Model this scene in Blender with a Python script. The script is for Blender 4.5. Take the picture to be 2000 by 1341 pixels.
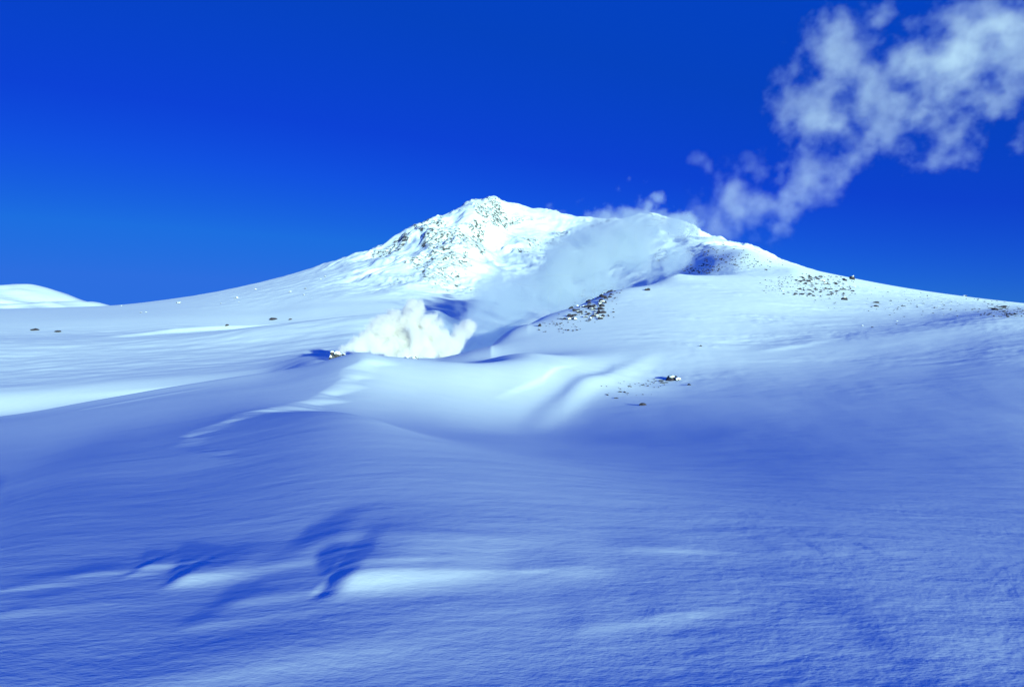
import bpy, math, random
import numpy as np

R = math.radians
sc = bpy.context.scene
for o in list(bpy.data.objects):
    bpy.data.objects.remove(o)

# ------------------------------------------------------------------ camera
F = 1389.0      # focal length in pixels of the 2000 px wide photograph (25 mm lens)
VH = 680.0      # row of the eye level
cam_d = bpy.data.cameras.new('camera')
cam_d.lens = 25.0
cam_d.sensor_width = 36.0
cam_d.clip_start = 0.1
cam_d.clip_end = 60000
cam = bpy.data.objects.new('camera', cam_d)
sc.collection.objects.link(cam)
cam.location = (0, 0, 0)
cam.rotation_euler = (R(90) - math.atan((670.5 - VH) / F), 0, 0)
sc.camera = cam

# ------------------------------------------------------------------ light
SUN_EL = 6.5           # degrees
SUN_AZ = 62.0          # degrees behind straight right (so the sun is behind the photographer's right shoulder)
sun_dir = np.array([math.cos(R(SUN_EL)) * math.cos(R(SUN_AZ)), -math.cos(R(SUN_EL)) * math.sin(R(SUN_AZ)), math.sin(R(SUN_EL))])
sun_d = bpy.data.lights.new('sun', 'SUN')
sun_d.energy = 5.0
sun_d.angle = R(0.53)
sun_d.color = (0.78, 1.0, 0.70)
sun = bpy.data.objects.new('sun', sun_d)
sc.collection.objects.link(sun)
from mathutils import Vector
sun.rotation_euler = Vector(sun_dir.tolist()).to_track_quat('Z', 'Y').to_euler()

world = bpy.data.worlds.new('World')
sc.world = world
world.use_nodes = True
wn, wl = world.node_tree.nodes, world.node_tree.links
wn.clear()
sky = wn.new('ShaderNodeTexSky')
sky.sky_type = 'NISHITA'
sky.sun_disc = False
sky.sun_elevation = R(SUN_EL)
sky.sun_rotation = math.atan2(sun_dir[0], sun_dir[1])
sky.altitude = 2200
sky.air_density = 1.0
sky.dust_density = 0.0
sky.ozone_density = 3.0
# slide film: each colour of the whole sky answers with its own contrast, so the blue deepens evenly
sep = wn.new('ShaderNodeSeparateColor'); cmb = wn.new('ShaderNodeCombineColor')
bg = wn.new('ShaderNodeBackground'); bg.inputs[1].default_value = 0.12
wo = wn.new('ShaderNodeOutputWorld')
wl.new(sky.outputs[0], sep.inputs[0])
for ch, (p, k, low, top) in enumerate(((2.0, 0.026, 0.005, 0.12), (2.0, 0.066, 0.25, 0.72), (0.7, 1.18, 2.4, 3.4))):
    pw = wn.new('ShaderNodeMath'); pw.operation = 'POWER'; pw.inputs[1].default_value = p
    ml = wn.new('ShaderNodeMath'); ml.operation = 'MULTIPLY'; ml.inputs[1].default_value = k
    mn = wn.new('ShaderNodeMath'); mn.operation = 'MINIMUM'; mn.inputs[1].default_value = top
    mm = wn.new('ShaderNodeMath'); mm.operation = 'MAXIMUM'; mm.inputs[1].default_value = low
    wl.new(sep.outputs[ch], pw.inputs[0]); wl.new(pw.outputs[0], ml.inputs[0]); wl.new(ml.outputs[0], mn.inputs[0])
    wl.new(mn.outputs[0], mm.inputs[0]); wl.new(mm.outputs[0], cmb.inputs[ch])
wl.new(cmb.outputs[0], bg.inputs[0])
wl.new(bg.outputs[0], wo.inputs[0])

sc.view_settings.view_transform = 'Standard'
sc.view_settings.look = 'None'
sc.view_settings.exposure = 0.88
sc.view_settings.gamma = 1.0
sc.cycles.use_denoising = True
sc.cycles.max_bounces = 10
sc.cycles.diffuse_bounces = 4
sc.cycles.volume_bounces = 5
sc.cycles.volume_step_rate = 1.6

# ------------------------------------------------------------------ helpers
col = sc.collection

def tag(o, label=None, cat=None, group=None, kind=None):
    if label: o['label'] = label
    if cat: o['category'] = cat
    if group: o['group'] = group
    if kind: o['kind'] = kind
    return o

_perm = np.random.RandomState(7).permutation(4096).astype(np.int64)
_ang = np.random.RandomState(11).rand(4096) * 2 * np.pi
_gx, _gy = np.cos(_ang), np.sin(_ang)

def perlin(x, y, seed=0):
    xi = np.floor(x); yi = np.floor(y)
    fx = x - xi; fy = y - yi
    xi = xi.astype(np.int64) + seed * 131; yi = yi.astype(np.int64) + seed * 57
    def g(i, j, dx, dy):
        h = _perm[(_perm[i & 4095] + j) & 4095]
        return _gx[h] * dx + _gy[h] * dy
    u = fx * fx * fx * (fx * (fx * 6 - 15) + 10); v = fy * fy * fy * (fy * (fy * 6 - 15) + 10)
    a = g(xi, yi, fx, fy); b = g(xi + 1, yi, fx - 1, fy)
    c = g(xi, yi + 1, fx, fy - 1); d = g(xi + 1, yi + 1, fx - 1, fy - 1)
    return ((a + (b - a) * u) * (1 - v) + (c + (d - c) * u) * v) * 1.5

def fbm(x, y, octs=4, seed=0, gain=0.5):
    s = 0; a = 1.0; f = 1.0
    for k in range(octs):
        s = s + a * perlin(x * f, y * f, seed + k * 3); a *= gain; f *= 2.03
    return s

def ridged(x, y, octs=4, seed=0, gain=0.5):
    s = 0; a = 1.0; f = 1.0
    for k in range(octs):
        s = s + a * (1 - 2 * np.abs(perlin(x * f, y * f, seed + k * 3))); a *= gain; f *= 2.03
    return s

def smooth(a, b, x):
    t = np.clip((x - a) / (b - a), 0, 1)
    return t * t * (3 - 2 * t)

def pchip(xk, yk, x):
    """monotone cubic through (xk, yk); xk, yk: (K,) or (K, N) with x (M,) or (M, N)"""
    xk = np.asarray(xk, float); yk = np.asarray(yk, float)
    if xk.ndim == 1: xk = xk[:, None]
    if yk.ndim == 1: yk = yk[:, None]
    N = max(xk.shape[1], yk.shape[1])
    xk = np.broadcast_to(xk, (xk.shape[0], N)); yk = np.broadcast_to(yk, (yk.shape[0], N))
    x = np.asarray(x, float)
    one = x.ndim == 1
    if one: x = np.broadcast_to(x[:, None], (x.shape[0], N))
    h = np.diff(xk, axis=0); dl = np.diff(yk, axis=0) / h
    m = np.zeros_like(yk)
    w1 = 2 * h[1:] + h[:-1]; w2 = h[1:] + 2 * h[:-1]
    with np.errstate(divide='ignore', invalid='ignore'):
        hm = (w1 + w2) / (w1 / dl[:-1] + w2 / dl[1:])
    m[1:-1] = np.where(dl[:-1] * dl[1:] > 0, hm, 0)
    m[0] = dl[0]; m[-1] = dl[-1]
    out = np.empty((x.shape[0], N))
    K = xk.shape[0]
    idx = np.zeros(x.shape, int)
    for k in range(1, K - 1):
        idx += (x >= xk[k][None, :])
    cols = np.broadcast_to(np.arange(N)[None, :], x.shape)
    x0 = xk[idx, cols]; hh = h[idx, cols]
    t = np.clip((x - x0) / hh, 0, 1)
    y0 = yk[idx, cols]; y1 = yk[idx + 1, cols]; m0 = m[idx, cols]; m1 = m[idx + 1, cols]
    t2 = t * t; t3 = t2 * t
    out = (2 * t3 - 3 * t2 + 1) * y0 + (t3 - 2 * t2 + t) * hh * m0 + (-2 * t3 + 3 * t2) * y1 + (t3 - t2) * hh * m1
    return out

def gauss_blur(a, sigma, axis):
    n = int(max(1, round(sigma * 3)))
    k = np.exp(-0.5 * (np.arange(-n, n + 1) / sigma) ** 2); k /= k.sum()
    p = [(0, 0)] * a.ndim; p[axis] = (n, n)
    b = np.pad(a, p, mode='edge')
    out = np.zeros_like(a)
    for i, w in enumerate(k):
        sl = [slice(None)] * a.ndim; sl[axis] = slice(i, i + a.shape[axis])
        out += w * b[tuple(sl)]
    return out

# ------------------------------------------------------------------ the lie of the land
# sight lines u (column of the photograph, 0-2000) and depth d (metres along the view) -> height
UK = np.array([-3000, -900, -300, 0, 200, 350, 500, 620, 700, 780, 850, 890, 920, 940, 965, 982, 1000, 1040, 1080, 1140, 1200, 1260, 1330, 1400, 1450, 1540, 1600, 1800, 2000, 2400, 3000, 5000.])
KN = []   # (depth(s), rows at UK)
def zrow(d, z): KN.append((d, None, np.full(len(UK), z)))
def vrow(d, pts):
    pu = np.array([p[0] for p in pts], float); pv = np.array([p[1] for p in pts], float)
    v = pchip(pu, pv, np.clip(UK, pu[0], pu[-1]))[:, 0]
    KN.append((d, v, (VH - v) * d / F))
zrow(0.8, -1.72)
vrow(3.6, [(-900, 1420), (0, 1380), (1000, 1352), (2000, 1322), (2900, 1312), (5000, 1480)])
vrow(8.5, [(-900, 1110), (0, 1092), (600, 1078), (1000, 1073), (1500, 1068), (2000, 1066), (2900, 1066), (5000, 1150)])
vrow(20., [(-900, 1075), (0, 1003), (390, 962), (700, 965), (1000, 962), (1400, 955), (1700, 942), (2000, 925), (2900, 915)])
vrow(28., [(-900, 1010), (0, 948), (355, 906), (600, 925), (1000, 938), (1400, 926), (1700, 907), (2000, 884), (2300, 875), (2900, 865)])
vrow(40., [(-900, 950), (0, 898), (445, 857), (600, 880), (800, 908), (1000, 918), (1200, 913), (1400, 901), (1700, 876), (2000, 845), (2300, 832), (2900, 815)])
vrow(60., [(-900, 910), (0, 858), (300, 828), (570, 806), (700, 845), (850, 878), (1000, 890), (1200, 882), (1400, 862), (1700, 822), (2000, 780), (2300, 768), (2900, 762)])
vrow(85., [(-900, 880), (0, 825), (300, 790), (500, 772), (680, 762), (760, 795), (850, 830), (1000, 850), (1200, 834), (1400, 803), (1700, 757), (2000, 700), (2300, 688), (2900, 690)])
vrow(115, [(-900, 880), (0, 815), (250, 774), (500, 738), (700, 726), (780, 738), (850, 752), (1000, 772), (1080, 770), (1200, 748), (1400, 730), (1700, 694), (2000, 644), (2300, 632), (2900, 640)])
vrow(150, [(-900, 910), (0, 840), (250, 800), (500, 756), (640, 716), (700, 713), (800, 711), (850, 711), (1000, 716), (1080, 706), (1200, 692), (1330, 684), (1450, 686), (1700, 660), (2000, 620), (2300, 614), (2900, 622)])
vrow(190, [(-900, 900), (0, 842), (250, 802), (500, 752), (640, 701), (700, 699), (780, 698), (850, 699), (920, 684), (1000, 665), (1080, 652), (1200, 640), (1330, 634), (1450, 636), (1700, 632), (2000, 606), (2900, 600)])
vrow(220, [(-900, 860), (0, 812), (250, 780), (500, 742), (640, 696), (700, 694), (850, 703), (920, 700), (1000, 643), (1080, 622), (1200, 612), (1330, 606), (1450, 610), (1700, 616), (2000, 604), (2900, 610)])
vrow(250, [(-900, 800), (0, 765), (250, 745), (500, 722), (640, 692), (700, 690), (780, 691), (850, 704), (920, 712), (1000, 665), (1080, 605), (1200, 590), (1330, 583), (1450, 583), (1700, 601), (2000, 604), (2900, 620)])
vrow(300, [(-900, 755), (0, 738), (250, 720), (500, 703), (700, 680), (780, 678), (850, 690), (920, 710), (1000, 690), (1080, 640), (1200, 562), (1330, 555), (1450, 560), (1700, 588), (2000, 600), (2900, 635)])
vrow(370, [(-900, 710), (0, 704), (250, 692), (500, 674), (640, 656), (700, 650), (850, 655), (920, 680), (1000, 680), (1080, 650), (1200, 600), (1330, 537), (1450, 541), (1700, 571), (2000, 597), (2900, 640)])
vrow(450, [(-900, 676), (0, 670), (250, 664), (500, 638), (700, 616), (780, 609), (850, 606), (920, 640), (1000, 650), (1200, 600), (1330, 556), (1500, 526), (1700, 558), (2000, 596), (2900, 650)])
vrow(540, [(-900, 660), (0, 655), (250, 651), (400, 645), (500, 646), (700, 625), (780, 620), (850, 618), (1000, 640), (1200, 600), (1330, 552), (1440, 505), (1600, 533), (1800, 568), (2000, 593), (2900, 655)])
vrow(680, [(-900, 640), (0, 628), (200, 622), (400, 614), (500, 612), (640, 596), (780, 590), (850, 592), (1000, 600), (1200, 575), (1330, 530), (1440, 490), (1540, 516), (1800, 567), (2000, 592), (2900, 665)])
vrow(860, [(-900, 625), (0, 611), (200, 607), (400, 592), (600, 565), (780, 548), (850, 552), (1000, 565), (1200, 535), (1330, 495), (1400, 483), (1440, 486), (1540, 519), (1800, 570), (2000, 595), (2900, 675)])
vrow(1100, [(-900, 618), (0, 604), (200, 598), (400, 578), (600, 538), (780, 496), (850, 472), (890, 468), (940, 490), (1000, 510), (1100, 508), (1200, 480), (1300, 455), (1400, 478), (1440, 490), (1540, 530), (2000, 605), (2900, 690)])
vrow(1350, [(-900, 620), (0, 606), (200, 601), (400, 577), (600, 530), (780, 466), (850, 434), (890, 414), (920, 402), (940, 410), (965, 425), (1000, 448), (1100, 458), (1200, 432), (1260, 424), (1340, 448), (1440, 500), (1540, 545), (2000, 620), (2900, 700)])
vrow(1600, [(-900, 635), (0, 620), (200, 615), (400, 600), (600, 560), (780, 500), (850, 460), (900, 420), (930, 401), (950, 396), (965, 388), (980, 397), (1010, 405), (1080, 418), (1140, 431), (1200, 440), (1340, 470), (1440, 520), (2000, 640), (2900, 710)])
vrow(2100, [(-900, 650), (0, 640), (400, 630), (850, 560), (1000, 520), (1200, 540), (1440, 590), (2000, 660), (2900, 720)])
vrow(3500, [(-900, 665), (0, 662), (1000, 650), (2000, 675), (2900, 720)])

# mesh columns and rows
uin = np.arange(-60, 2060.1, 2.6)
ul = -60 - np.cumsum(3.0 * 1.065 ** np.arange(78)); ur = 2060 + np.cumsum(3.0 * 1.065 ** np.arange(78))
U = np.concatenate([ul[::-1], uin, ur])
def seg(a, b, s): return np.exp(np.arange(math.log(a), math.log(b), s))
D = np.concatenate([seg(0.8, 1.8, .03), seg(1.8, 600, .0075), seg(600, 1750, .0045), seg(1750, 3500, .03), [3500.]])
NU, ND = len(U), len(D)
KD = np.log(np.array([k[0] for k in KN]))
ZK = np.array([pchip(UK, k[2], np.clip(U, UK[0], UK[-1]))[:, 0] for k in KN])      # (K, NU)
Z = pchip(KD, ZK, np.log(D))                                                        # (ND, NU)
DD = np.broadcast_to(D[:, None], Z.shape); UU = np.broadcast_to(U[None, :], Z.shape)
X = (UU - 1000.0) * DD / F

def rows_of(dist): return np.searchsorted(D, dist)
# soften the creases between the construction rows of the open slopes
near = rows_of(100)
Zs = gauss_blur(gauss_blur(Z, 14, 0), 26, 1)
wgt = smooth(0.9, 3, DD) * (1 - smooth(85, 112, DD))
Z = Z * (1 - wgt) + Zs * wgt
# right-hand hill flank further up
Zs = gauss_blur(gauss_blur(Z, 6, 0), 12, 1)
wgt = smooth(100, 130, DD) * (1 - smooth(300, 340, DD)) * smooth(1000, 1100, UU)
Z = Z * (1 - wgt) + Zs * wgt

# --- the open slopes settle to the gentle inclines the low sun reveals: tilt to the sun by column and row of the photograph
TILT_U = np.array([-300, 0, 300, 500, 620, 720, 850, 1000, 1130, 1300, 1500, 1700, 2000, 2500, 3300.])
TILT = [
    (640, [0.05, 0.05, 0.06, 0.07, 0.1, 0.25, 0.25, 0.3, 0.4, 0.5, 0.42, 0.22, 0.075, 0.1, 0.11]),
    (700, [0.05, 0.05, 0.06, 0.07, 0.1, 0.35, 0.3, 0.34, 0.36, 0.28, 0.2, 0.1, 0.075, 0.1, 0.11]),
    (750, [0.05, 0.05, 0.06, 0.07, 0.1, 0.42, 0.4, 0.4, 0.3, 0.12, 0.09, 0.065, 0.075, 0.1, 0.11]),
    (800, [0.045, 0.045, 0.05, 0.06, 0.1, 0.24, 0.3, 0.3, 0.1, 0.08, 0.07, 0.065, 0.075, 0.1, 0.11]),
    (850, [0.04, 0.04, 0.045, 0.055, 0.08, 0.12, 0.13, 0.13, 0.08, 0.065, 0.055, 0.065, 0.075, 0.1, 0.11]),
    (900, [0.03, 0.03, 0.035, 0.045, 0.07, 0.085, 0.095, 0.098, 0.085, 0.065, 0.05, 0.062, 0.066, 0.1, 0.11]),
    (1000, [0.04, 0.04, 0.038, 0.051, 0.066, 0.076, 0.086, 0.091, 0.088, 0.076, 0.058, 0.062, 0.066, 0.11, 0.126]),
    (1080, [0.04, 0.04, 0.038, 0.046, 0.064, 0.076, 0.082, 0.084, 0.082, 0.074, 0.059, 0.069, 0.066, 0.11, 0.134]),
    (1200, [0.04, 0.04, 0.038, 0.044, 0.054, 0.059, 0.069, 0.074, 0.072, 0.064, 0.054, 0.069, 0.066, 0.11, 0.134]),
    (1341, [0.04, 0.04, 0.049, 0.054, 0.059, 0.064, 0.069, 0.069, 0.066, 0.06, 0.052, 0.069, 0.066, 0.11, 0.134]),
]
ANCHOR = 0.62
def settle():
    global Z
    gu = np.arange(-300, 3301, 60.0); gl = np.linspace(math.log(3.0), math.log(215.0), 62)
    nu, nl = len(gu), len(gl); N = nu * nl
    gd = np.exp(gl)
    ju = np.searchsorted(U, gu).clip(0, NU - 1)
    z0 = np.array([np.interp(gl, np.log(D), Z[:, j]) for j in ju]).T            # (nl, nu)
    v0 = VH - z0 * F / gd[:, None]
    tv = np.array([r[0] for r in TILT], float); tt = np.array([r[1] for r in TILT])
    rowu = np.array([np.interp(gu, TILT_U, r) for r in tt])                       # (nt, nu)
    wfix = np.maximum(smooth(118, 150, gd)[:, None] * np.ones(nu)[None, :], smooth(94, 116, gd)[:, None] * (1 - smooth(900, 1080, gu))[None, :])
    wfix = np.maximum(wfix, (1 - smooth(3.0, 4.5, gd))[:, None])
    du = 60.0; dl = gl[1] - gl[0]
    cu = -sun_dir[0]; cy = -sun_dir[1]
    I, J = np.meshgrid(np.arange(nl), np.arange(nu), indexing='ij')
    nid = I * nu + J
    zc = z0.copy()
    # unknown: q = z / d at each node
    uc = gu[:-1] + du / 2; dc = gd[:-1] * math.exp(dl / 2)
    ca = (cu * F - cy * (uc - 1000))[None, :] / dc[:, None] / du / 2 * np.ones((nl - 1, nu - 1))
    cb = cy / dc[:, None] / dl / 2 * np.ones((nl - 1, nu - 1))
    ws = (1 - wfix[:-1, :-1])
    n00, n01, n10, n11 = nid[:-1, :-1], nid[:-1, 1:], nid[1:, :-1], nid[1:, 1:]
    d0 = gd[:-1, None]; d1 = gd[1:, None]
    sh_c = np.stack([n00, n01, n10, n11], -1).reshape(-1, 4)
    sh_v = np.stack([(-ca - cb) * d0, (ca - cb) * d0, (-ca + cb) * d1, (ca + cb) * d1], -1).reshape(-1, 4) * ws.reshape(-1, 1)
    def second(ids, k):
        return np.stack(ids, -1).reshape(-1, 3), np.tile(np.array([k, -2 * k, k]), (ids[0].size, 1))
    s1 = second((nid[:-2], nid[1:-1], nid[2:]), 0.5); s2 = second((nid[:, :-2], nid[:, 1:-1], nid[:, 2:]), 0.35)
    bowl = (smooth(720, 980, gu) * (1 - smooth(1300, 1600, gu)))[None, :] * (smooth(30, 48, gd) * (1 - smooth(85, 108, gd)))[:, None]
    wa = ((1 - 0.8 * bowl) * ANCHOR * (1 + 6.0 * (1 - smooth(700, 950, gu))[None, :] * smooth(25, 60, gd)[:, None]) + 4.0 * wfix ** 2).ravel()
    M = np.zeros((N, N))
    for c_, v_ in ((sh_c, sh_v), s1, s2):
        for a_ in range(c_.shape[1]):
            for b_ in range(c_.shape[1]):
                np.add.at(M, (c_[:, a_], c_[:, b_]), v_[:, a_] * v_[:, b_])
    M[np.arange(N), np.arange(N)] += wa ** 2
    import numpy.linalg as la
    Mi = la.cholesky(M)
    q0 = (z0 / gd[:, None]).ravel()
    for outer in range(6):
        v0 = VH - zc * F / gd[:, None]
        t = np.zeros((nl - 1, nu - 1))
        for j in range(nu - 1): t[:, j] = np.interp(v0[:-1, j], tv, rowu[:, j])
        b_s = ((1.16 - 0.3 * t) * t * (1 + 0.12 * t) - sun_dir[2]).ravel() * ws.ravel()
        rhs = np.bincount(sh_c.ravel(), (sh_v * b_s[:, None]).ravel(), N) + wa ** 2 * q0
        q = la.solve(Mi.T, la.solve(Mi, rhs)).reshape(nl, nu)
        zc = zc + 0.7 * (q * gd[:, None] - zc)
    dz = zc - z0
    ui = np.clip(U, gu[0], gu[-1])
    m1 = np.array([pchip(gu, row, ui)[:, 0] for row in dz])                       # (nl, NU)
    big = pchip(gl, m1, np.clip(np.log(D), gl[0], gl[-1]))
    fade = smooth(2.0, 3.2, DD) * (1 - smooth(195, 214, DD)) * smooth(-300, -100, UU) * (1 - smooth(3000, 3300, UU))
    big = gauss_blur(gauss_blur(big / DD, 17, 1), 5, 0) * DD
    Z = Z + big * fade
settle()

# --- wind-cut rim: a step that runs up and away on the left of the bowl
rim_d = np.array([9, 11, 13, 18, 24, 28, 40, 60, 90, 112, 130.])
rim_u = np.array([1000, 760, 630, 400, 352, 356, 445, 570, 690, 700, 690.])
ur_ = pchip(np.log(rim_d), rim_u, np.log(np.clip(D, 9, 130)))[:, 0]
xr = (ur_ - 1000) * D / F
w_amp = smooth(14, 21, D) * (1 - smooth(112, 128, D))
jag = 0.020 * D[:, None] * fbm(np.log(DD) * 5, UU * 0 + 3.3, 4, 5)
s = (X - xr[:, None] - jag) / D[:, None]
amp = 0.0105 * DD * (0.45 + 0.55 * smooth(18, 75, DD))
tooth = np.clip(1 + 0.8 * fbm(np.log(DD) * 9, UU * 0 + 9.1, 2, 2), 0.3, 1.6)
Z = Z + w_amp[:, None] * amp * np.where(s < 0, np.exp(np.minimum(s, 0) * 2.2), 0.50 * (1 - smooth(0.0, 0.045 * tooth, s)) + 0.50 * np.exp(-np.maximum(s, 0) * 8))

# --- broad undulation and wind-packed ripples
Z = Z + 0.0004 * DD * fbm(X / (3 + 0.12 * DD), DD / (3 + 0.12 * DD), 3, 21) * smooth(4, 20, DD) * (1 - smooth(80, 200, DD))

# --- mountain relief
mt = smooth(640, 900, DD) * smooth(250, 520, UU) * (1 - smooth(1750, 2100, DD))
hgt = np.clip((Z - 40) / 300, 0, 1)
wx = X + 40 * fbm(X / 160, DD / 160, 3, 31); wy = DD + 40 * fbm(X / 160, DD / 160, 3, 37)
rg = ridged(wx / 150, wy / 240, 5, 41, 0.55) - 0.6
spur = smooth(560, 780, UU) * (1 - smooth(1500, 1650, UU))
Z = Z + mt * spur * (4 + 22 * hgt * (1 - smooth(1180, 1330, DD) * 0.92)) * rg * 0.85
rocky = smooth(0.0, 0.5, fbm(X / 70, DD / 110, 3, 51) + 0.6 * np.exp(-((UU - 880) / 80) ** 2) - 0.1) * spur
cr = ridged(X / 14, DD / 20, 4, 61, 0.6)
Z = Z + mt * rocky * (0.6 + 4.2 * hgt) * (1 - 0.7 * smooth(1480, 1580, DD)) * (cr - 0.2)
Z = Z + mt * 0.7 * fbm(X / 25, DD / 40, 4, 71)

# --- wind-carved snow of the foreground
def depth_at(u, v):
    j = int(np.searchsorted(U, u)); vv = VH - Z[:, j] * F / D
    hit = np.nonzero((vv <= v) & (D > 3))[0]
    return float(D[hit[0]]) if len(hit) else 100.0
fg = smooth(2.2, 3.4, DD) * (1 - smooth(11, 17, DD))
wxx = X + 0.25 * fbm(X / 0.9, DD / 0.9, 2, 81); wdd = DD + 0.12 * fbm(X / 1.3, DD / 0.8, 2, 85) - 0.10 * X
patch = smooth(-0.25, 0.35, fbm(X / 2.6, DD / 1.5, 3, 91) + 0.25 * np.exp(-((DD - 7) / 1.6) ** 2))
streak = ridged(wxx / 1.5, wdd / 0.42, 3, 95, 0.5)
Z = Z + fg * patch * 0.0007 * streak
Z = Z + fg * 0.0013 * fbm(wxx / 1.1, wdd / 0.5, 3, 99)
Z = Z + fg * (0.0003 + 0.0006 * smooth(1000, 1600, UU)) * fbm(wxx / 0.16, wdd / 0.07, 3, 103)
def mound(u, v, h, left, right, front, back, tilt=0.0, noseful=1.0):
    """a drift with a blunt windward nose and a long lee tail: widths in metres"""
    global Z
    if h > 0: left = max(left, 0.3 * right)
    d = depth_at(u, v); x0 = (u - 1000.0) * d / F; back = back * 1.5
    dx = X - x0; dd = DD - d - tilt * dx
    gx = np.where(dx < 0, np.exp(-(dx / left) ** 2 * (1 + noseful * np.abs(dx / left) ** 2)), np.exp(-(dx / right) ** 2))
    gd = np.where(dd < 0, np.exp(-(dd / front) ** 2), np.exp(-(dd / back) ** 2))
    Z = Z + 0.17 * h * gx * gd
mound(705, 1132, 0.50, 0.26, 0.85, 0.30, 0.7, 0.12)
mound(640, 1150, -0.12, 0.10, 0.12, 0.16, 0.35, 0.2)
mound(700, 1098, 0.08, 0.35, 0.9, 0.14, 0.5, 0.2)
mound(385, 1128, 0.26, 0.18, 0.42, 0.24, 0.5, 0.25)
mound(300, 1108, 0.08, 0.12, 0.5, 0.10, 0.4, 0.2)
mound(270, 1120, 0.06, 0.10, 0.2, 0.10, 0.3, 0.3)
mound(190, 1122, 0.05, 0.3, 0.4, 0.08, 0.3, 0.25)
mound(70, 1145, 0.06, 0.35, 0.5, 0.10, 0.4, 0.25)
mound(60, 1190, 0.05, 0.3, 0.6, 0.15, 0.4, 0.2)
mound(500, 1170, 0.07, 0.25, 0.55, 0.14, 0.4, 0.25)
mound(430, 1213, 0.05, 0.25, 0.6, 0.14, 0.5, 0.25)
mound(560, 1100, 0.05, 0.3, 0.6, 0.12, 0.4, 0.15)
mound(680, 1052, 0.28, 0.5, 1.6, 0.45, 0.9, -0.08)
mound(780, 1066, 0.10, 0.8, 1.2, 0.25, 0.6, -0.04)
mound(900, 1115, 0.05, 0.3, 0.7, 0.12, 0.5, 0.15)
mound(1130, 1116, 0.05, 0.3, 0.22, 0.12, 0.4, 0.3)
mound(1060, 1110, 0.05, 0.3, 0.3, 0.10, 0.4, 0.2)
mound(1265, 1072, 0.05, 0.40, 0.35, 0.12, 0.5, 0.05)
mound(1345, 1076, 0.05, 0.40, 0.35, 0.10, 0.5, 0.05)
mound(1540, 1075, 0.025, 0.2, 0.3, 0.10, 0.5, 0.0)
mound(1620, 1080, 0.025, 0.08, 0.25, 0.10, 0.4, 0.0)
mound(1720, 1078, 0.025, 0.08, 0.25, 0.10, 0.4, 0.0)
mound(520, 1290, 0.12, 0.75, 1.1, 0.35, 0.7, 0.35, 0.2)
mound(1180, 1220, 0.05, 0.3, 0.6, 0.16, 0.5, 0.3)
mound(1330, 1195, 0.05, 0.3, 0.4, 0.14, 0.4, 0.3)
mound(1790, 1230, 0.10, 0.40, 0.55, 0.5, 0.4, -0.4)
mound(1450, 1275, 0.03, 0.3, 0.4, 0.15, 0.4, 0.2)
mound(1850, 1300, 0.05, 0.3, 0.9, 0.3, 0.4, -0.35)
# --- wind streaks of the open hillside
hs = smooth(60, 110, DD) * (1 - smooth(420, 560, DD)) * smooth(1050, 1350, UU)
hx = X + 6 * fbm(X / 30, DD / 30, 2, 111)
rough = smooth(-0.2, 0.5, fbm(X / 45, DD / 30, 3, 113) + 0.35 * smooth(1500, 1900, UU))
Z = Z + hs * rough * 0.09 * (DD / 150) * ridged(hx / 14, (DD + 0.25 * X) / 7, 3, 115, 0.6)
Z = Z + hs * 0.03 * (DD / 150) * fbm(hx / 5, DD / 4, 2, 117)
Z = Z + smooth(230, 300, DD) * (1 - smooth(560, 640, DD)) * (1 - smooth(600, 900, UU)) * 0.35 * fbm(X / 30, DD / 14, 4, 121)
# drifts at the back of the bowl
def drift(pts, h, front, back):
    """a long ridge of blown snow along (u, d) points; front / back widths in metres along the view"""
    global Z
    pu = np.array([p[0] for p in pts], float); pd = np.array([p[1] for p in pts], float)
    dc = np.interp(U, pu, pd)[None, :]
    e = smooth(pu[0], pu[0] + 0.5 * (pu[-1] - pu[0]), UU) * (1 - smooth(pu[-1] - 0.35 * (pu[-1] - pu[0]), pu[-1], UU))
    q = DD - dc
    Z = Z + h * e * np.where(q < 0, np.exp(-(q / front) ** 2), np.exp(-(q / back) ** 2))
def px(*pts): return [(u, depth_at(u, v)) for u, v in pts]
drift(px((1010, 830), (1100, 784), (1200, 734), (1300, 690)), 0.5, 12, 9)
drift(px((950, 782), (1010, 758), (1060, 736), (1140, 706)), 0.16, 2.5, 16)
drift([(670, 106), (760, 107), (830, 110), (930, 116)], 0.15, 4, 8)
drift(px((1440, 688), (1500, 683), (1640, 662)), 0.26, 2.5, 16)
drift(px((40, 828), (160, 800), (300, 775), (470, 746)), 0.10, 1.2, 3)
drift([(120, 470), (300, 500), (640, 520), (720, 500)], 4.0, 8, 30)
drift([(60, 240), (300, 232), (520, 224), (660, 214)], 0.9, 5, 30)

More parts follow.
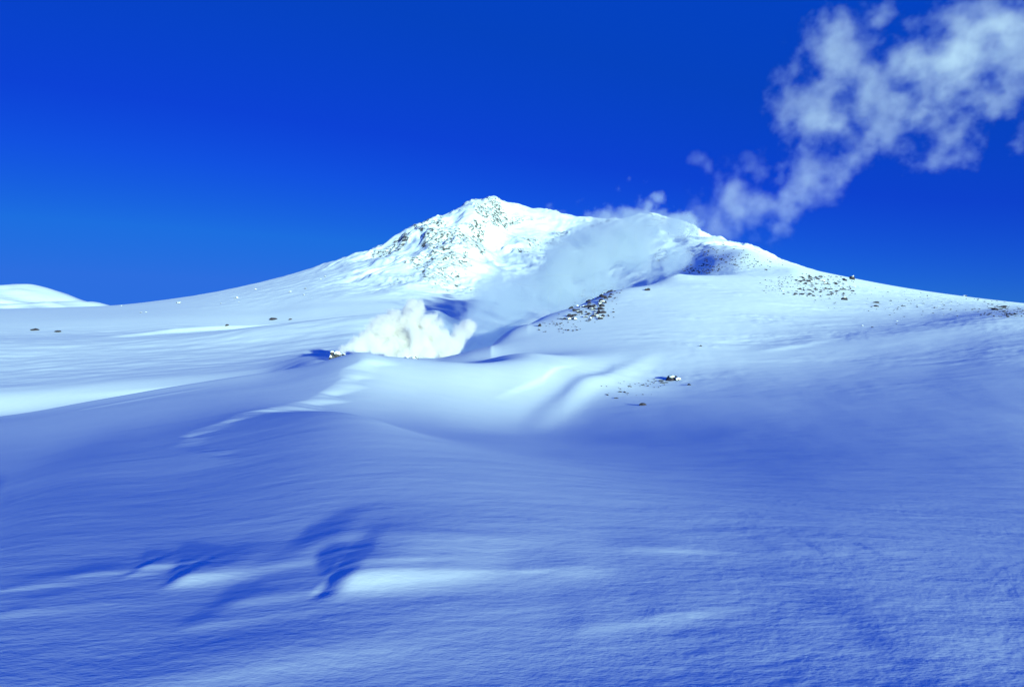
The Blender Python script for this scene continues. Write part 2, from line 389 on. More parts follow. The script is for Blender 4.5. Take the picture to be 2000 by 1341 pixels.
# --- blown snow fills the lee of every drift on the open slope, so the grazing sun just skims it
def lee_fill():
    global Z
    n = rows_of(160)
    z = Z[:n].copy(); x = X[:n]; y = DD[:n]
    ri = np.arange(n, dtype=float); ci = np.arange(NU, dtype=float)
    tan = sun_dir[2] / math.hypot(sun_dir[0], sun_dir[1])
    hx, hy = sun_dir[0] / math.hypot(sun_dir[0], sun_dir[1]), sun_dir[1] / math.hypot(sun_dir[0], sun_dir[1])
    for t in 0.10 * 1.22 ** np.arange(28):
        y2 = y + hy * t; x2 = x + hx * t
        ok = (y2 > 1.9) & (UU[:n] > -250) & (UU[:n] < 2600)
        u2 = 1000 + x2 * F / np.maximum(y2, 0.5)
        ok &= (u2 < U[-2]) & (u2 > U[1])
        r = np.interp(y2, D[:n], ri); c = np.interp(u2, U, ci)
        r0 = np.clip(r.astype(int), 0, n - 2); c0 = np.clip(c.astype(int), 0, NU - 2)
        fr = r - r0; fc = c - c0
        zu = (z[r0, c0] * (1 - fc) + z[r0, c0 + 1] * fc) * (1 - fr) + (z[r0 + 1, c0] * (1 - fc) + z[r0 + 1, c0 + 1] * fc) * fr
        fill = zu - (tan - 0.012) * t
        z = np.where(ok, np.maximum(z, fill), z)
    g = gauss_blur(gauss_blur(z - Z[:n], 2.0, 0), 2.5, 1)
    du_, dd_ = UU[:n], DD[:n]
    m1 = 0.95 * smooth(-50, 150, du_) * (1 - smooth(1450, 1750, du_)) * (1 - smooth(12, 19, dd_))
    m2 = smooth(1600, 1800, du_) * (1 - smooth(2250, 2400, du_)) * smooth(50, 65, dd_) * (1 - smooth(140, 158, dd_))
    Z = Z.copy(); Z[:n] += g * np.maximum(m1, m2)
lee_fill()

# ------------------------------------------------------------------ ground sheet
# --- blown snow fills the lee of every drift on the open slope, so the grazing sun just skims it
def lee_fill():
    global Z
    n = rows_of(160)
    z = Z[:n].copy(); x = X[:n]; y = DD[:n]
    ri = np.arange(n, dtype=float); ci = np.arange(NU, dtype=float)
    tan = sun_dir[2] / math.hypot(sun_dir[0], sun_dir[1])
    hx, hy = sun_dir[0] / math.hypot(sun_dir[0], sun_dir[1]), sun_dir[1] / math.hypot(sun_dir[0], sun_dir[1])
    for t in 0.10 * 1.22 ** np.arange(28):
        y2 = y + hy * t; x2 = x + hx * t
        ok = (y2 > 1.9) & (UU[:n] > -250) & (UU[:n] < 2600)
        u2 = 1000 + x2 * F / np.maximum(y2, 0.5)
        ok &= (u2 < U[-2]) & (u2 > U[1])
        r = np.interp(y2, D[:n], ri); c = np.interp(u2, U, ci)
        r0 = np.clip(r.astype(int), 0, n - 2); c0 = np.clip(c.astype(int), 0, NU - 2)
        fr = r - r0; fc = c - c0
        zu = (z[r0, c0] * (1 - fc) + z[r0, c0 + 1] * fc) * (1 - fr) + (z[r0 + 1, c0] * (1 - fc) + z[r0 + 1, c0 + 1] * fc) * fr
        fill = zu - (tan - 0.012) * t
        z = np.where(ok, np.maximum(z, fill), z)
    g = gauss_blur(gauss_blur(z - Z[:n], 2.0, 0), 2.5, 1)
    du_, dd_ = UU[:n], DD[:n]
    m1 = 0.95 * smooth(-50, 150, du_) * (1 - smooth(1450, 1750, du_)) * (1 - smooth(12, 19, dd_))
    m2 = smooth(1600, 1800, du_) * (1 - smooth(2250, 2400, du_)) * smooth(50, 65, dd_) * (1 - smooth(140, 158, dd_))
    Z = Z.copy(); Z[:n] += g * np.maximum(m1, m2)
lee_fill()

# ------------------------------------------------------------------ ground sheet
VN = None
def grid_mesh(name, r0, r1, mat, rear=False):
    n, m = r1 - r0, NU
    co = np.stack([X[r0:r1].ravel(), DD[r0:r1].ravel(), Z[r0:r1].ravel()], 1)
    i = np.arange((n - 1))[:, None] * m + np.arange(m - 1)[None, :]
    q = np.stack([i, i + 1, i + m + 1, i + m], -1).reshape(-1, 4)
    if rear:    # the same snowfield goes on behind the photographer
        gx = np.linspace(-320, 320, 41); gy = np.linspace(-320, 0.79, 30)
        GX, GY = np.meshgrid(gx, gy)
        GZ = -1.72 - 0.10 - 0.022 * np.abs(GX) + 0.25 * fbm(GX / 40, GY / 40, 2, 131) * smooth(6, 40, -GY)
        o = len(co); k = np.arange(29)[:, None] * 41 + np.arange(40)[None, :] + o
        co = np.concatenate([co, np.stack([GX.ravel(), GY.ravel(), GZ.ravel()], 1)])
        q = np.concatenate([q, np.stack([k, k + 1, k + 42, k + 41], -1).reshape(-1, 4)])
    me = bpy.data.meshes.new(name)
    me.vertices.add(len(co)); me.vertices.foreach_set('co', co.astype(np.float32).ravel())
    me.loops.add(q.size); me.loops.foreach_set('vertex_index', q.ravel().astype(np.int32))
    me.polygons.add(len(q))
    me.polygons.foreach_set('loop_start', np.arange(0, q.size, 4, dtype=np.int32))
    me.polygons.foreach_set('use_smooth', np.ones(len(q), bool))
    me.update(calc_edges=True)
    rk = np.zeros(len(co), np.float32)
    rk[:n * m] = (mt * rocky)[r0:r1].ravel()
    at = me.attributes.new('rocky', 'FLOAT', 'POINT'); at.data.foreach_set('value', rk)
    me.materials.append(mat)
    o = bpy.data.objects.new(name, me); col.objects.link(o)
    return o

def new_mat(name):
    m = bpy.data.materials.new(name); m.use_nodes = True
    return m, m.node_tree.nodes, m.node_tree.links


def node(n, typ, **kw):
    x = n.new(typ)
    for k, v in kw.items(): setattr(x, k, v)
    return x

def snow_material(name, grain=1.0, rocks=False):
    m, n, l = new_mat(name)
    b = n['Principled BSDF']
    b.inputs['Roughness'].default_value = 0.8
    b.inputs['Specular IOR Level'].default_value = 0.12
    tc = node(n, 'ShaderNodeTexCoord')
    # patches of wind crust and fresher snow
    nz = node(n, 'ShaderNodeTexNoise'); nz.inputs['Scale'].default_value = 0.05 if rocks else 0.35
    nz.inputs['Detail'].default_value = 5
    l.new(tc.outputs['Object'], nz.inputs['Vector'])
    rp = node(n, 'ShaderNodeValToRGB')
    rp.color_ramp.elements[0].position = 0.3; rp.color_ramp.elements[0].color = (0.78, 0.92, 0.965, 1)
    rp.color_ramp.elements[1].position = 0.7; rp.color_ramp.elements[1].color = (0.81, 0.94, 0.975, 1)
    l.new(nz.outputs['Fac'], rp.inputs['Fac'])
    colour = rp.outputs['Color']
    # grain at several sizes: near the camera the fine ones show, further off the coarse ones
    mp = node(n, 'ShaderNodeMapping'); mp.inputs['Scale'].default_value = (1.0, 1.8, 1.0)
    l.new(tc.outputs['Object'], mp.inputs['Vector'])
    hgt = None
    for sc_, amp in ((38.0, 0.0011), (9.0, 0.0026), (1.6, 0.006), (0.33, 0.022)):
        t = node(n, 'ShaderNodeTexNoise'); t.inputs['Scale'].default_value = sc_; t.inputs['Detail'].default_value = 2
        l.new(mp.outputs['Vector'], t.inputs['Vector'])
        k = node(n, 'ShaderNodeMath', operation='MULTIPLY'); k.inputs[1].default_value = amp * grain
        l.new(t.outputs['Fac'], k.inputs[0])
        if hgt is None: hgt = k.outputs[0]
        else:
            ad = node(n, 'ShaderNodeMath', operation='ADD'); l.new(hgt, ad.inputs[0]); l.new(k.outputs[0], ad.inputs[1]); hgt = ad.outputs[0]
    if rocks:
        at = node(n, 'ShaderNodeAttribute', attribute_name='rocky')
        v = node(n, 'ShaderNodeTexNoise'); v.inputs['Scale'].default_value = 0.16; v.inputs['Detail'].default_value = 6; v.inputs['Roughness'].default_value = 0.7
        l.new(tc.outputs['Object'], v.inputs['Vector'])
        a1 = node(n, 'ShaderNodeMath', operation='MULTIPLY_ADD'); a1.inputs[1].default_value = 0.16; l.new(at.outputs['Fac'], a1.inputs[0]); l.new(v.outputs['Fac'], a1.inputs[2])
        ge = node(n, 'ShaderNodeNewGeometry'); sx = node(n, 'ShaderNodeSeparateXYZ'); l.new(ge.outputs['Normal'], sx.inputs[0])
        st = node(n, 'ShaderNodeMath', operation='MULTIPLY_ADD'); st.inputs[1].default_value = -0.30; l.new(sx.outputs['Z'], st.inputs[0]); l.new(a1.outputs[0], st.inputs[2])
        r2 = node(n, 'ShaderNodeValToRGB'); r2.color_ramp.elements[0].position = 0.40; r2.color_ramp.elements[1].position = 0.46
        l.new(st.outputs[0], r2.inputs['Fac'])
        mk = node(n, 'ShaderNodeMath', operation='MULTIPLY'); l.new(r2.outputs['Color'], mk.inputs[0])
        g2 = node(n, 'ShaderNodeMath', operation='GREATER_THAN'); g2.inputs[1].default_value = 0.02; l.new(at.outputs['Fac'], g2.inputs[0]); l.new(g2.outputs[0], mk.inputs[1])
        mx = node(n, 'ShaderNodeMix', data_type='RGBA'); mx.inputs[7].default_value = (0.10, 0.10, 0.11, 1)
        l.new(mk.outputs[0], mx.inputs[0]); l.new(colour, mx.inputs[6]); colour = mx.outputs[2]
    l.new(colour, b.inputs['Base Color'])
    bp = node(n, 'ShaderNodeBump'); bp.inputs['Strength'].default_value = 1.0; bp.inputs['Distance'].default_value = 1.0
    l.new(hgt, bp.inputs['Height']); l.new(bp.outputs[0], b.inputs['Normal'])
    return m

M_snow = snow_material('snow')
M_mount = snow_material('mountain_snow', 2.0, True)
r_m = rows_of(600)
ground = grid_mesh('snow_ground', 0, r_m + 1, M_snow, True)
tag(ground, 'wind-packed snow ground of the foreground bowl and hillside', kind='structure')
mountain = grid_mesh('mountain', r_m, ND, M_mount)
tag(mountain, 'snow-covered volcano with rocky spur and pointed summit', kind='structure')

# the farther mountain behind the left flank
def far_mountain():
    fu = np.linspace(-700, 260, 200); fd = np.linspace(2000, 4300, 60)
    sil = pchip([-700, -300, -100, -20, 30, 60, 80, 110, 140, 150, 180, 195, 210, 260], [600, 575, 566, 560, 555.5, 555, 559, 569, 583, 589, 588.5, 592, 598, 625], fu)[:, 0]
    FU, FD = np.meshgrid(fu, fd)
    zr = (VH - sil) * 3300 / F
    prof = np.where(fd < 3300, 1 - ((3300 - fd) / 1300).clip(0, 1) ** 1.15 * 0.95, 1 - ((fd - 3300) / 1000).clip(0, 1) ** 1.2)[:, None]
    base = 60.0
    xx = (FU - 1000) * 3300 / F
    zz = base + (zr[None, :] - base) * prof + 13 * (ridged(xx / 140, FD / 260, 4, 141) - 0.5) * np.clip(1 - np.abs(prof - 0.6) * 2.2, 0, 1)
    co = np.stack([xx.ravel(), FD.ravel(), zz.ravel()], 1)
    i = np.arange(59)[:, None] * 200 + np.arange(199)[None, :]
    q = np.stack([i, i + 1, i + 201, i + 200], -1).reshape(-1, 4)
    me = bpy.data.meshes.new('far_mountain'); me.from_pydata(co.tolist(), [], q.tolist())
    me.polygons.foreach_set('use_smooth', np.ones(len(q), bool)); me.materials.append(M_mount)
    o = bpy.data.objects.new('far_mountain', me); col.objects.link(o)
    tag(o, 'distant white snow mountain behind the left flank of the volcano', kind='structure')
far_mountain()

# ------------------------------------------------------------------ rocks
VV = VH - Z * F / DD
def spot(u, v, dmin=3):
    """the first place on the ground that the sight line through (u, v) meets"""
    j = int(np.searchsorted(U, u))
    hit = np.nonzero((VV[:, j] <= v) & (D > dmin))[0]
    i = hit[0] if len(hit) else int(np.argmin(np.where(D > 20, VV[:, j], 9999)))
    d = D[i]
    return np.array([(u - 1000) * d / F, d, Z[i, j]]), d / F

def rock_material(name, base, snow_amount, tint=None):
    m, n, l = new_mat(name)
    b = n['Principled BSDF']; b.inputs['Roughness'].default_value = 0.9; b.inputs['Specular IOR Level'].default_value = 0.2
    tc = node(n, 'ShaderNodeTexCoord')
    t = node(n, 'ShaderNodeTexNoise'); t.inputs['Scale'].default_value = 2.2; t.inputs['Detail'].default_value = 6
    l.new(tc.outputs['Object'], t.inputs['Vector'])
    rp = node(n, 'ShaderNodeValToRGB')
    rp.color_ramp.elements[0].position = 0.3; rp.color_ramp.elements[0].color = (*[c * 0.6 for c in base], 1)
    rp.color_ramp.elements[1].position = 0.7; rp.color_ramp.elements[1].color = (*(tint or [c * 1.5 for c in base]), 1)
    l.new(t.outputs['Fac'], rp.inputs['Fac'])
    ge = node(n, 'ShaderNodeNewGeometry'); sx = node(n, 'ShaderNodeSeparateXYZ'); l.new(ge.outputs['Normal'], sx.inputs[0])
    a = node(n, 'ShaderNodeMath', operation='MULTIPLY_ADD'); a.inputs[1].default_value = 0.5; l.new(t.outputs['Fac'], a.inputs[0]); l.new(sx.outputs['Z'], a.inputs[2])
    r2 = node(n, 'ShaderNodeValToRGB'); r2.color_ramp.elements[0].position = 0.90 - snow_amount; r2.color_ramp.elements[1].position = 0.98 - snow_amount
    l.new(a.outputs[0], r2.inputs['Fac'])
    mx = node(n, 'ShaderNodeMix', data_type='RGBA'); mx.inputs[7].default_value = (0.85, 0.92, 0.97, 1)
    l.new(r2.outputs['Color'], mx.inputs[0]); l.new(rp.outputs['Color'], mx.inputs[6]); l.new(mx.outputs[2], b.inputs['Base Color'])
    bp = node(n, 'ShaderNodeBump'); bp.inputs['Strength'].default_value = 0.6; bp.inputs['Distance'].default_value = 0.2
    l.new(t.outputs['Fac'], bp.inputs['Height']); l.new(bp.outputs[0], b.inputs['Normal'])
    return m
M_rock = rock_material('dark_rock', (0.038, 0.033, 0.050), -0.10)
M_rimed = rock_material('rimed_rock', (0.056, 0.050, 0.068), 0.45)
M_vent = rock_material('sulphur_rock', (0.042, 0.038, 0.05), 0.18, (0.10, 0.092, 0.10))

import bmesh
def rock_mesh(name, seed, mat, flat=0.7):
    rnd = random.Random(seed)
    bm = bmesh.new()
    bmesh.ops.create_icosphere(bm, subdivisions=2, radius=0.5)
    cuts = [(Vector((rnd.uniform(-1, 1), rnd.uniform(-1, 1), rnd.uniform(-0.4, 1))).normalized(), rnd.uniform(0.26, 0.42)) for _ in range(9)]
    sx, sy = rnd.uniform(0.8, 1.25), rnd.uniform(0.7, 1.1)
    for v in bm.verts:
        for nrm, dist in cuts:
            k = v.co.dot(nrm)
            if k > dist: v.co -= nrm * (k - dist)
        v.co *= 1.25
        v.co.x *= sx; v.co.y *= sy; v.co.z *= flat
        v.co += Vector((rnd.uniform(-1, 1), rnd.uniform(-1, 1), rnd.uniform(-1, 1))) * 0.025
    me = bpy.data.meshes.new(name); bm.to_mesh(me); bm.free()
    me.materials.append(mat)
    return me
ROCKS = [rock_mesh('rock', k, M_rock, 0.6 + 0.05 * (k % 4)) for k in range(8)]
RIMED = [rock_mesh('rimed_rock', 20 + k, M_rimed, 0.6 + 0.05 * (k % 4)) for k in range(6)]
rr = random.Random(5)
def put_rock(name, u, v, px, label, group=None, rimed=False, hs=1.0, cat='rock'):
    p, mpp = spot(u, v)
    o = bpy.data.objects.new(name, rr.choice(RIMED if rimed else ROCKS)); col.objects.link(o)
    sz = px * mpp
    o.scale = (sz, sz * rr.uniform(0.8, 1.1), sz * hs)
    o.rotation_euler = (rr.uniform(-0.2, 0.2), rr.uniform(-0.2, 0.2), rr.uniform(0, 6.28))
    o.location = (p[0], p[1], p[2] + sz * hs * 0.13)
    return tag(o, label, cat, group)

# single boulders one can point at
put_rock('boulder', 1310, 742, 26, 'dark boulder with a white snow cap on the blue near slope', None, False, 0.7, 'boulder')
put_rock('boulder', 1324, 743, 16, 'small rimed boulder against the snow-capped boulder on the near slope', None, True, 0.7, 'boulder')
put_rock('rock', 1255, 792, 11, 'small lone dark rock below the trail of stones on the near slope', None, False, 0.9)
put_rock('rock', 1346, 752, 6, 'tiny dark stone beside the snow-capped boulder on the near slope')
put_rock('boulder', 1650, 586, 12, 'square dark boulder alone below the boulder field', None, False, 1.0, 'boulder')
put_rock('boulder', 1665, 546, 14, 'dark boulder standing on the skyline above the boulder field', None, False, 1.1, 'boulder')
put_rock('rock', 1711, 592, 9, 'upper one of two dark rocks close together on the white shoulder', None, False, 0.6)
put_rock('rock', 1711, 599, 9, 'lower one of two dark rocks close together on the white shoulder', None, False, 0.7)
put_rock('boulder', 1264, 567, 11, 'snow-plastered boulder alone on the bright crest beside the outcrop', None, False, 0.8, 'boulder')
put_rock('rock', 1369, 677, 5, 'tiny dark stone alone on the bright middle of the hillside')
put_rock('rock', 68, 645, 16, 'long dark outcrop of rock in the snow at far left', None, False, 0.5)
put_rock('rock', 113, 648, 14, 'low dark outcrop to the right of the long one at far left', None, False, 0.45)
put_rock('rock', 534, 624, 12, 'grey boulder on the bright snow strip below the left flank', None, False, 0.8)
put_rock('rock', 443, 636, 8, 'small brown rock at the foot of the bright snow strip', None, False, 0.7)
put_rock('rock', 567, 624, 6, 'small rock beside the grey boulder on the bright strip', None, False, 0.7)
put_rock('rock', 1054, 638, 10, 'dark slab with snow behind it below the hill crest', None, False, 0.9)
put_rock('rock', 1885, 579, 7, 'small rimed rock on the skyline of the right shoulder', None, True)

def field(n, pts, sizes, name, place, group, rimed_share, hs=(0.6, 1.0), cat='rock'):
    lo_u = min(p[0] - p[2] for p in pts); hi_u = max(p[0] + p[2] for p in pts); lo_v = min(p[1] - p[3] for p in pts); hi_v = max(p[1] + p[3] for p in pts)
    for k in range(n):
        u0, v0, ru, rv = rr.choice(pts)
        a = rr.uniform(0, 6.283); q = math.sqrt(rr.random())
        px = rr.uniform(*sizes) * rr.uniform(0.7, 1.25)
        u = u0 + ru * q * math.cos(a); v = v0 + rv * q * math.sin(a)
        rimed = rr.random() < rimed_share
        f = (px - sizes[0] * 0.7) / (sizes[1] * 1.25 - sizes[0] * 0.7)
        size = ('small', 'medium-sized', 'large')[min(2, int(f * 3))]
        side = ('left', 'middle', 'right')[min(2, int((u - lo_u) / (hi_u - lo_u) * 3))]
        row = ('upper', 'central', 'lower')[min(2, int((v - lo_v) / (hi_v - lo_v) * 3))]
        label = '%s %s %s, %s %s part of the %s' % (size, 'snow-plastered' if rimed else 'dark', cat, row, side, place)
        put_rock(name, u, v, px, label, group, rimed, rr.uniform(*hs), cat)
field(130, [(1165, 578, 35, 16), (1150, 598, 42, 14), (1125, 618, 28, 12), (1160, 615, 20, 12), (1182, 565, 26, 8), (1160, 600, 20, 8)], (4.5, 11), 'rock', 'outcrop on the hill crest', 'rocks of the hill crest outcrop', 0.35)
field(12, [(1195, 612, 12, 10), (1105, 640, 40, 8)], (3, 5), 'stone', 'scatter below the hill crest outcrop', 'stones below the outcrop', 0.2, cat='stone')
field(110, [(1570, 548, 38, 10), (1600, 560, 50, 13), (1615, 548, 40, 9), (1580, 572, 60, 8), (1640, 565, 30, 12)], (4, 8), 'rock', 'boulder field on the right shoulder', 'boulder field on the right shoulder', 0.12, (0.5, 0.8))
field(16, [(1240, 755, 30, 5), (1265, 750, 22, 5), (1205, 772, 25, 8), (1290, 746, 12, 4)], (4, 9), 'stone', 'stone trail on the near slope', 'trail of stones on the near slope', 0.0, (0.3, 0.5), 'stone')
field(14, [(1975, 606, 25, 5), (1985, 616, 18, 7), (1950, 603, 14, 3)], (6, 12), 'rock', 'rocks poking out at the right edge', 'rocks at the right edge', 0.1, (0.3, 0.5))
field(15, [(430, 588, 50, 14), (500, 580, 70, 20), (380, 588, 40, 10), (620, 560, 60, 25), (260, 604, 50, 8)], (3.5, 6), 'rimed_rock', 'left flank of the volcano', 'rimed rocks on the left flank', 1.0)
field(10, [(1700, 620, 80, 20), (1800, 610, 60, 15)], (3, 5), 'stone', 'wind-scoured right shoulder', 'stones on the right shoulder', 0.1, (0.4, 0.6), 'stone')

# the fine debris between the rocks, too small and too many to count
def debris(n, pts, sizes, name, label):
    co, fa = [], []
    base = ROCKS[:5]
    vs = [np.array([v.co[:] for v in m.vertices]) for m in base]; fs = [[list(p.vertices) for p in m.polygons] for m in base]
    for k in range(n):
        u0, v0, ru, rv = rr.choice(pts)
        a = rr.uniform(0, 6.283); q = math.sqrt(rr.random())
        p, mpp = spot(u0 + ru * q * math.cos(a), v0 + rv * q * math.sin(a))
        sz = rr.uniform(*sizes) * rr.uniform(0.6, 1.2) * mpp; i = rr.randrange(5); t = rr.uniform(0, 6.283)
        v = vs[i] * np.array([sz, sz, sz * rr.uniform(0.5, 0.9)])
        v = np.stack([v[:, 0] * math.cos(t) - v[:, 1] * math.sin(t), v[:, 0] * math.sin(t) + v[:, 1] * math.cos(t), v[:, 2]], 1) + p + [0, 0, 0.1 * sz]
        o = len(co); co += v.tolist(); fa += [[o + x for x in f] for f in fs[i]]
    me = bpy.data.meshes.new(name); me.from_pydata(co, [], fa); me.materials.append(M_rock)
    o = bpy.data.objects.new(name, me); col.objects.link(o)
    tag(o, label, kind='stuff')
debris(260, [(1390, 505, 45, 22), (1430, 500, 60, 18), (1370, 525, 40, 10), (1300, 500, 25, 15), (1480, 515, 50, 14)], (2.0, 4.2), 'rubble', 'fine dark rubble on the upper right flank below the drifting steam')
debris(420, [(1570, 555, 70, 20), (1620, 560, 70, 22), (1540, 560, 60, 20), (1700, 585, 120, 25), (1850, 600, 140, 18), (1960, 608, 50, 12)], (1.8, 3.8), 'rubble', 'fine dark rubble between the boulders of the right shoulder')
debris(160, [(1155, 590, 60, 25), (1130, 620, 45, 16), (1180, 565, 40, 12), (1090, 640, 50, 12)], (2.0, 4.0), 'rubble', 'fine dark rubble around the outcrop on the hill crest')
debris(60, [(1230, 760, 60, 16), (1270, 750, 40, 8), (1980, 612, 30, 10)], (2.0, 4.0), 'rubble', 'fine rubble along the trail of stones on the near slope')

# fumarole mouths
def vent(u, v, w, h, label, seed):
    p, mpp = spot(u, v, 150)
    e = bpy.data.objects.new('fumarole_vent', None); col.objects.link(e); e.location = p.tolist()
    tag(e, label, 'fumarole', 'fumarole vents')
    q = random.Random(seed)
    b = bpy.data.objects.new('mound', rock_mesh('mound', seed * 50 + 40, M_vent, 0.5)); col.objects.link(b); b.parent = e
    b.scale = (0.8 * w * mpp, 0.6 * w * mpp, 0.7 * h * mpp)
    n = 14
    for k in range(n):
        a = 6.283 * k / n
        o = bpy.data.objects.new('rim_rock', rock_mesh('rim_rock', seed * 50 + k, M_vent, 0.8)); col.objects.link(o)
        o.parent = e
        s_ = q.uniform(0.28, 0.5) * w * mpp
        o.location = (0.40 * w * mpp * math.cos(a), 0.30 * w * mpp * math.sin(a), q.uniform(0.0, 0.3) * h * mpp)
        o.scale = (s_, s_, s_ * h / w * 1.3); o.rotation_euler = (q.uniform(-.4, .4), q.uniform(-.4, .4), q.uniform(0, 6))
M_cap = snow_material('snow_cap', 0.3)
for o in [q for q in list(col.objects) if q.name.split('.')[0] == 'boulder']:
    c = bpy.data.objects.new('snow_cap', rock_mesh('snow_cap', rr.randrange(900), M_cap, 0.42)); col.objects.link(c)
    c.parent = o; c.location = (0.10, 0.05, 0.27); c.scale = (0.5, 0.46, 0.4)
vent(662, 702, 28, 30, 'tall greenish-grey fumarole mouth at the left end of the steam', 3)
vent(803, 702, 26, 12, 'low yellowish fumarole mound under the steam column', 4)

# ------------------------------------------------------------------ steam and cloud (volumes)
def steam_material(name, density, aniso, colour=(0.90, 0.965, 1.0)):
    m, n, l = new_mat(name)
    n.remove(n['Principled BSDF'])
    pv = node(n, 'ShaderNodeVolumePrincipled')
    pv.inputs['Color'].default_value = (*colour, 1)
    pv.inputs['Density'].default_value = density
    pv.inputs['Density Attribute'].default_value = 'density'
    pv.inputs['Anisotropy'].default_value = aniso
    l.new(pv.outputs[0], n['Material Output'].inputs['Volume'])
    return m

def steam(name, blobs, voxel, mat, label, nscale, namp, ndetail, gain, sharp, stretch=(1, 1, 1), distort=0.6, seed=0.0, grow=1.3, cut=0.1):
    """blobs: (u, v, depth, radius in pixels of the photograph): real puffs at their own distance"""
    P = np.array([((u - 1000) * d / F, d, (VH - v) * d / F) for u, v, d, r in blobs])
    Rr = np.array([r * d / F * grow for u, v, d, r in blobs])
    lo = (P - Rr[:, None] * 1.3 - distort * np.median(Rr)).min(0); hi = (P + Rr[:, None] * 1.3 + distort * np.median(Rr) * 1.2).max(0)
    org = np.array([P[0][0], P[0][1], lo[2]])
    me = bpy.data.meshes.new(name)
    o = bpy.data.objects.new(name, me); col.objects.link(o)
    o.location = org.tolist()
    me.materials.append(mat)
    P = P - org; lo = lo - org; hi = hi - org
    g = bpy.data.node_groups.new(name, 'GeometryNodeTree')
    g.interface.new_socket('Geometry', in_out='INPUT', socket_type='NodeSocketGeometry')
    g.interface.new_socket('Geometry', in_out='OUTPUT', socket_type='NodeSocketGeometry')
    n, l = g.nodes, g.links
    out = n.new('NodeGroupOutput')
    pos = n.new('GeometryNodeInputPosition').outputs[0]
    # billow the puffs: shift the sampled place by noise
    def noise(scale, detail, vec, w, rough=0.55):
        t = n.new('ShaderNodeTexNoise'); t.noise_dimensions = '4D'
        t.inputs['W'].default_value = w; t.inputs['Scale'].default_value = scale
        t.inputs['Detail'].default_value = detail; t.inputs['Roughness'].default_value = rough
        l.new(vec, t.inputs['Vector']); return t
    def vmath(op, a, b):
        v = n.new('ShaderNodeVectorMath'); v.operation = op
        for i, q in enumerate((a, b)):
            if q is None: continue
            if hasattr(q, 'is_output'): l.new(q, v.inputs[i])
            else: v.inputs[i].default_value = q
        return v
    def math_(op, a, b=None, c=None):
        v = n.new('ShaderNodeMath'); v.operation = op
        for i, q in enumerate((a, b, c)):
            if q is None: continue
            if hasattr(q, 'is_output'): l.new(q, v.inputs[i])
            else: v.inputs[i].default_value = q
        return v.outputs[0]
    spos = vmath('MULTIPLY', pos, stretch).outputs[0]
    rm = float(np.median(Rr))
    wn_ = noise(nscale * 0.5, 2, spos, seed + 3.3)
    off = vmath('SUBTRACT', wn_.outputs['Color'], (0.5, 0.5, 0.5)).outputs[0]
    sc2 = n.new('ShaderNodeVectorMath'); sc2.operation = 'SCALE'; l.new(off, sc2.inputs[0]); sc2.inputs['Scale'].default_value = distort * rm * 2
    wp = vmath('ADD', pos, sc2.outputs[0]).outputs[0]
    best = None
    for c, r in zip(P, Rr):
        dd = n.new('ShaderNodeVectorMath'); dd.operation = 'DISTANCE'; l.new(wp, dd.inputs[0]); dd.inputs[1].default_value = c.tolist()
        q = math_('MULTIPLY_ADD', dd.outputs['Value'], -1.0 / r, 1.0)
        if best is None: best = q
        else:
            sm = n.new('ShaderNodeMath'); sm.operation = 'SMOOTH_MAX'; l.new(best, sm.inputs[0]); l.new(q, sm.inputs[1]); sm.inputs[2].default_value = 0.25; best = sm.outputs[0]
    fb = noise(nscale, ndetail, spos, seed, 0.66).outputs[0]
    e = math_('MULTIPLY_ADD', fb, namp, -0.5 * namp)
    dens = math_('ADD', best, e)
    dens = math_('MULTIPLY', math_('SUBTRACT', dens, cut), sharp)
    dens = math_('MINIMUM', math_('MAXIMUM', dens, 0.0), 1.0)
    dens = math_('MULTIPLY', dens, gain)
    vc = n.new('GeometryNodeVolumeCube')
    vc.inputs['Min'].default_value = lo.tolist(); vc.inputs['Max'].default_value = hi.tolist()
    for ax, key in enumerate(('Resolution X', 'Resolution Y', 'Resolution Z')):
        vc.inputs[key].default_value = max(8, int((hi - lo)[ax] / voxel))
    l.new(dens, vc.inputs['Density'])
    sm = n.new('GeometryNodeSetMaterial'); sm.inputs['Material'].default_value = mat
    l.new(vc.outputs[0], sm.inputs[0]); l.new(sm.outputs[0], out.inputs[0])
    md = o.modifiers.new('volume', 'NODES'); md.node_group = g
    tag(o, label, kind='stuff')
    return o

dv = spot(665, 702, 150)[0][1]
B1 = [(664, 700, 0, 9), (670, 690, 0, 11), (682, 682, 1, 14), (698, 676, 2, 18), (722, 668, 3, 22), (748, 655, 4, 26), (772, 645, 5, 28), (765, 678, 3, 22), (735, 684, 2, 16),
      (798, 640, 6, 28), (808, 612, 8, 20), (770, 622, 6, 17), (800, 690, 2, 22), (822, 660, 6, 30), (848, 668, 6, 28), (836, 690, 4, 22), (868, 684, 8, 22), (805, 668, 3, 28)]
B1 = B1 + [(895, 668, 10, 20), (915, 650, 14, 16)]
B1 = [(u, v - 5, dv + 3 + dd * 2, r) for u, v, dd, r in B1]
M_s1 = steam_material('dense_steam', 1.0, 0.08, (0.985, 0.98, 0.99))
steam('steam', B1, 0.42, M_s1, 'dense white steam billowing low over the fumarole mouths', 0.19, 3.0, 8, 0.80, 7.0, (1, 1, 1), 0.45, 1.0, 1.45, 0.22)
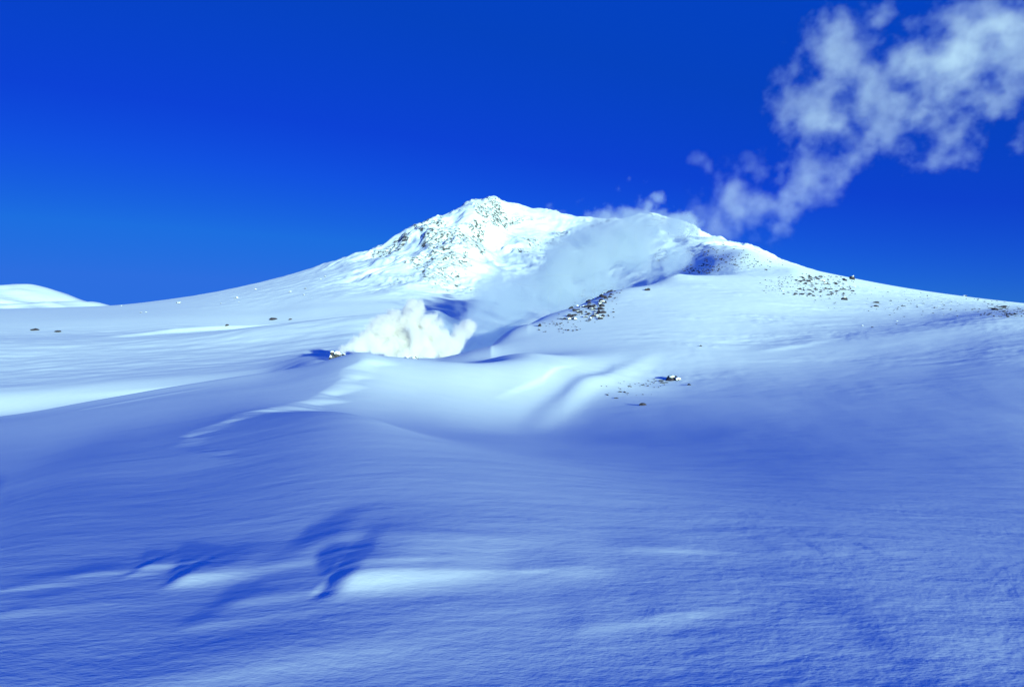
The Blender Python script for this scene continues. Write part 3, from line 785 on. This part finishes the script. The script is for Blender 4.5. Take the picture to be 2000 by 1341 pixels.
B2 = [(880, 690, 330, 18), (905, 668, 335, 30), (920, 635, 340, 36), (938, 600, 345, 36), (950, 570, 350, 32), (962, 552, 352, 26), (975, 620, 350, 40), (1010, 600, 360, 44), (1040, 570, 370, 44),
      (1075, 545, 385, 48), (1110, 525, 400, 54), (1090, 580, 395, 48), (1150, 500, 415, 58), (1170, 545, 420, 50), (1200, 480, 430, 58), (1240, 500, 440, 56), (1250, 455, 445, 52), (1290, 470, 455, 46),
      (1310, 500, 455, 36), (1235, 420, 450, 28), (1262, 402, 455, 22), (1286, 384, 458, 12), (1330, 450, 465, 34), (960, 655, 345, 26)]
M_s2 = steam_material('drifting_steam', 1.0, 0.45, (0.88, 0.95, 1.0))
steam('steam', B2, 0.8, M_s2, 'blue-grey steam plume leaning over the hill crest in front of the summit', 0.06, 3.6, 8, 0.13, 2.2, (1, 1, 1), 0.6, 5.0, 1.45, 0.22)
B3 = [(1350, 450, 480, 36), (1390, 455, 490, 36), (1430, 450, 500, 36), (1470, 440, 505, 36), (1495, 470, 505, 26), (1510, 430, 510, 34), (1355, 310, 520, 14), (1362, 340, 520, 18), (1385, 372, 520, 28), (1430, 390, 520, 36), (1480, 405, 520, 38), (1530, 405, 520, 40), (1575, 370, 525, 44),
      (1590, 320, 530, 50), (1570, 280, 530, 40), (1620, 250, 535, 60), (1610, 180, 540, 56), (1640, 110, 545, 56), (1650, 60, 550, 46), (1690, 270, 540, 46), (1690, 190, 545, 60), (1740, 220, 545, 60), (1790, 245, 545, 50), (1840, 275, 545, 40),
      (1750, 120, 550, 44), (1810, 170, 550, 60), (1860, 120, 555, 60), (1900, 60, 560, 64), (1960, 40, 565, 70), (1990, 110, 565, 66), (1940, 190, 560, 40), (1990, 230, 565, 36), (1500, 330, 525, 26), (2060, 60, 570, 80), (1720, 20, 552, 30)]
M_s3 = steam_material('cloud', 1.0, 0.1, (0.95, 1.0, 0.94))
steam('cloud', B3, 1.25, M_s3, 'torn white cloud of steam drifting up to the right', 0.036, 4.6, 9, 0.016, 1.4, (1, 1, 1), 1.0, 9.0, 1.6, 0.36)
